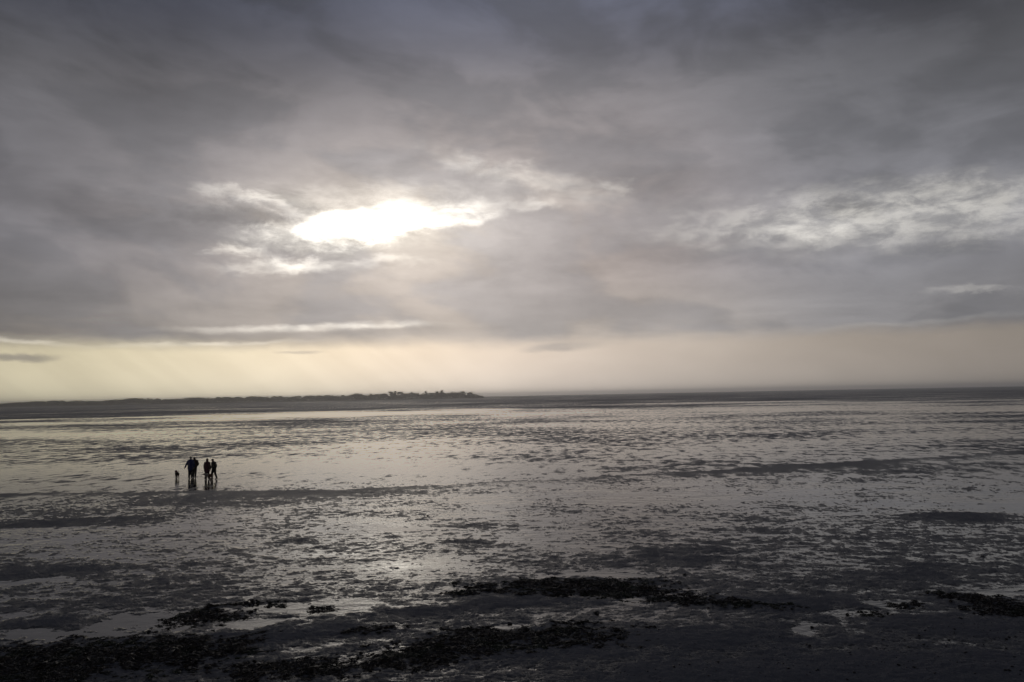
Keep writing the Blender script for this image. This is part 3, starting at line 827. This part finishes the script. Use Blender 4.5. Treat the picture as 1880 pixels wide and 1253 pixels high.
        fuse('hair', [ball(H + (0, -.022, .035), (.087, .094, .10)), ball(H + (0, -.06, -.03), (.07, .045, .07))], .01, clothes['hair'], body)
    if clothes.get('scarf'):
        fuse('scarf', [cone_prim(P['neck'] + (0, 0, -.03), .085, P['neck'] + (0, 0.01, .03), .08)], .012, clothes['scarf'], t)
    return t

m_dark = cloth('black_cloth', (0.016, 0.016, 0.018)); m_boot = cloth('rubber_boot', (0.012, 0.012, 0.012))
m_hair = simple_mat('dark_hair', (0.012, 0.009, 0.007), (0.03, 0.02, 0.015), 60.0, 0.5, 0.4)
m_fair = simple_mat('grey_hair', (0.16, 0.15, 0.14), (0.28, 0.26, 0.25), 60.0, 0.6, 0.3)
m_navy = cloth('navy_jacket', (0.020, 0.025, 0.105)); m_plum = cloth('plum_coat', (0.072, 0.015, 0.028))
m_wine = cloth('dark_wine_jacket', (0.030, 0.010, 0.012)); m_denim = cloth('dark_denim', (0.014, 0.016, 0.026))

def spot_z(x, y): return max(float(ground_z(np.array([x]), np.array([y]))[0]), 0.0)
def stand(x, y): return (x, y, spot_z(x, y) - .004)
# walker in blue, seen from behind, left arm held away from the side
person(stand(-25.70, 63.7), R(6), 1.0,
       dict(elL=(-.32, -.03, 1.12), wrL=(-.43, .02, .90), elR=(.27, .0, 1.12), wrR=(.25, .10, .90),
            knL=(-.10, .06, .50), anL=(-.10, -.02, .085), knR=(.09, .03, .50), anR=(.09, .05, .085)),
       dict(jacket=m_navy, trousers=m_denim, boots=m_boot, puff=1.18, girth=1.15, hem=.74, wide=.205, head='hat', headmat=m_dark, hair=m_fair, boot=.26, leg=1.3),
       'walker in long navy blue jacket, left of the left hand pair')
# companion close at the right shoulder
person(stand(-25.60, 64.25), R(14), .99,
       dict(chest=(.0, .04, 1.27), head=(-.02, .08, 1.585), elL=(-.25, .03, 1.11), wrL=(-.20, .16, .98), elR=(.30, -.06, 1.12), wrR=(.22, .08, .98),
            knL=(-.09, .12, .50), anL=(-.09, .10, .085), knR=(.09, -.02, .50), anR=(.09, -.14, .10), toR=(.09, .0, .045)),
       dict(jacket=m_wine, trousers=m_dark, boots=m_boot, puff=1.12, girth=1.1, leg=1.15, hem=.86, wide=.165, head='hair', hair=m_hair, boot=.12),
       'walker in dark wine red jacket close behind the navy blue jacket')
# hooded walker in a plum coat
person(stand(-24.0, 62.7), R(-4), .945,
       dict(elL=(-.25, .0, 1.12), wrL=(-.26, .06, .88), elR=(.25, .0, 1.12), wrR=(.26, .05, .88),
            knL=(-.11, .05, .50), anL=(-.13, -.03, .085), knR=(.10, .06, .50), anR=(.11, .10, .085)),
       dict(jacket=m_plum, trousers=m_dark, boots=m_boot, puff=1.16, girth=1.14, leg=1.15, hem=.70, wide=.235, head='hood', headmat=m_plum, boot=.2),
       'hooded walker in long plum coat, left of the right hand pair')
# walker turned to the left, in mid stride
person(stand(-23.42, 62.6), R(72), .955,
       dict(chest=(0, .05, 1.27), neck=(0, .07, 1.45), head=(0, .14, 1.57), elL=(-.24, .02, 1.10), wrL=(-.22, .20, .90), elR=(.24, -.04, 1.10), wrR=(.23, .06, .86),
            knL=(-.09, .12, .50), anL=(-.09, .12, .085), knR=(.09, -.04, .50), anR=(.09, -.20, .11), toR=(.09, -.07, .045)),
       dict(jacket=m_dark, trousers=m_dark, boots=m_boot, puff=1.1, girth=1.08, leg=1.2, hem=.84, wide=.165, head='cap', headmat=m_dark, hair=m_hair, boot=.12),
       'walker in black turned to the left, rightmost of the four')

def dog(loc, rz, scale, mats, label, ears='drop', tail_up=True, head_low=0.0):
    t = empty('dog', loc, rz); t.scale = (scale,) * 3
    tag(t, label, 'dog', 'dogs walking with the group')
    hz = .62 - head_low
    B = [cone_prim((0, .17, .42), .115, (0, -.05, .43), .10, 1.15), cone_prim((0, -.05, .44), .095, (0, -.24, .45), .085, 1.05),
         cone_prim((0, .24, .47), .085, (0, .33, hz - .04), .06), ball((0, .36, hz), (.062, .075, .062)),
         cone_prim((0, .40, hz - .015), .042, (0, .50, hz - .03), .028), ball((0, .525, hz - .022), (.014, .012, .012))]
    for s in (-1, 1):
        f = .05 * s
        B += [cone_prim((s * .07, .19, .38), .055, (s * .07, .18 + f, .24), .034), cone_prim((s * .07, .18 + f, .24), .03, (s * .07, .20 + f * 1.6, .05), .022),
              cone_prim((s * .07, .20 + f * 1.6, .03), .024, (s * .07, .24 + f * 1.6, .024), .022),
              cone_prim((s * .065, -.22, .42), .075, (s * .075, -.17 - f, .28), .045), cone_prim((s * .075, -.17 - f, .28), .036, (s * .075, -.30 - f, .17), .024),
              cone_prim((s * .075, -.30 - f, .17), .024, (s * .075, -.27 - f, .04), .020), cone_prim((s * .075, -.275 - f, .028), .024, (s * .075, -.23 - f, .024), .022)]
    if tail_up:
        B += [cone_prim((0, -.30, .48), .028, (0, -.40, .58), .022), cone_prim((0, -.40, .58), .022, (.01, -.42, .70), .012)]
    else:
        B += [cone_prim((0, -.30, .48), .028, (0, -.42, .46), .022), cone_prim((0, -.42, .46), .022, (.01, -.54, .47), .010)]
    B = [((v - v.mean(0)) * (1.28, 1.1, 1.12) + v.mean(0), f) for v, f in B]
    body = fuse('body', B, .0085, mats[0], t, .4)
    for s in (-1, 1):
        fuse('ear', [cone_prim((s * .055, .34, hz + .035), .022, (s * .085, .345, hz - .05), .030, .6)], .006, mats[1], body)
        fuse('eye', [ball((s * .032, .42, hz + .022), (.010, .008, .009))], .0025, m_eye, body)
    fuse('nose', [ball((0, .532, hz - .018), (.017, .012, .013))], .003, m_eye, body)
    fuse('collar', [cone_prim((0, .268, hz - .105 + head_low * .4), .088, (0, .280, hz - .09 + head_low * .4), .086)], .006, mats[2], t)
    return t
m_fur1 = simple_mat('brown_fur', (0.014, 0.009, 0.006), (0.045, 0.026, 0.015), 25.0, 0.8, 0.25, 0.4)
m_fur2, g = new_mat('tan_and_pale_fur')
tcx = g.node('ShaderNodeTexCoord')
n3 = g.noise(tcx.outputs['Object'], 4.5, 2.0, 0.5, dims='3D'); n4 = g.noise(tcx.outputs['Object'], 40.0, 3.0, 0.6, dims='3D')
oy = g.sep(tcx.outputs['Object'])[1]
fur = g.mix(g.step(g.add(oy, g.mad(n3, 0.7, -0.35)), -0.02, 0.06), (0.085, 0.035, 0.018), (0.26, 0.22, 0.19))
out(g, bsdf(g, g.mix(g.mul(n4, 0.5), fur, (0.05, 0.03, 0.02)), 0.8, 0.2))
m_ear2 = simple_mat('tan_ear', (0.05, 0.024, 0.014), (0.09, 0.045, 0.025), 25.0, 0.8, 0.2)
m_col = cloth('red_collar', (0.20, 0.02, 0.02))
dog(stand(-26.85, 63.9), R(35), .92, (m_fur1, m_fur1, m_col), 'dark brown dog standing alone at the far left of the walkers', tail_up=True)
dog(stand(-23.5, 61.7), R(82), .95, (m_fur2, m_ear2, m_col), 'tan and pale dog trotting in front of the right hand pair', tail_up=False, head_low=.08)
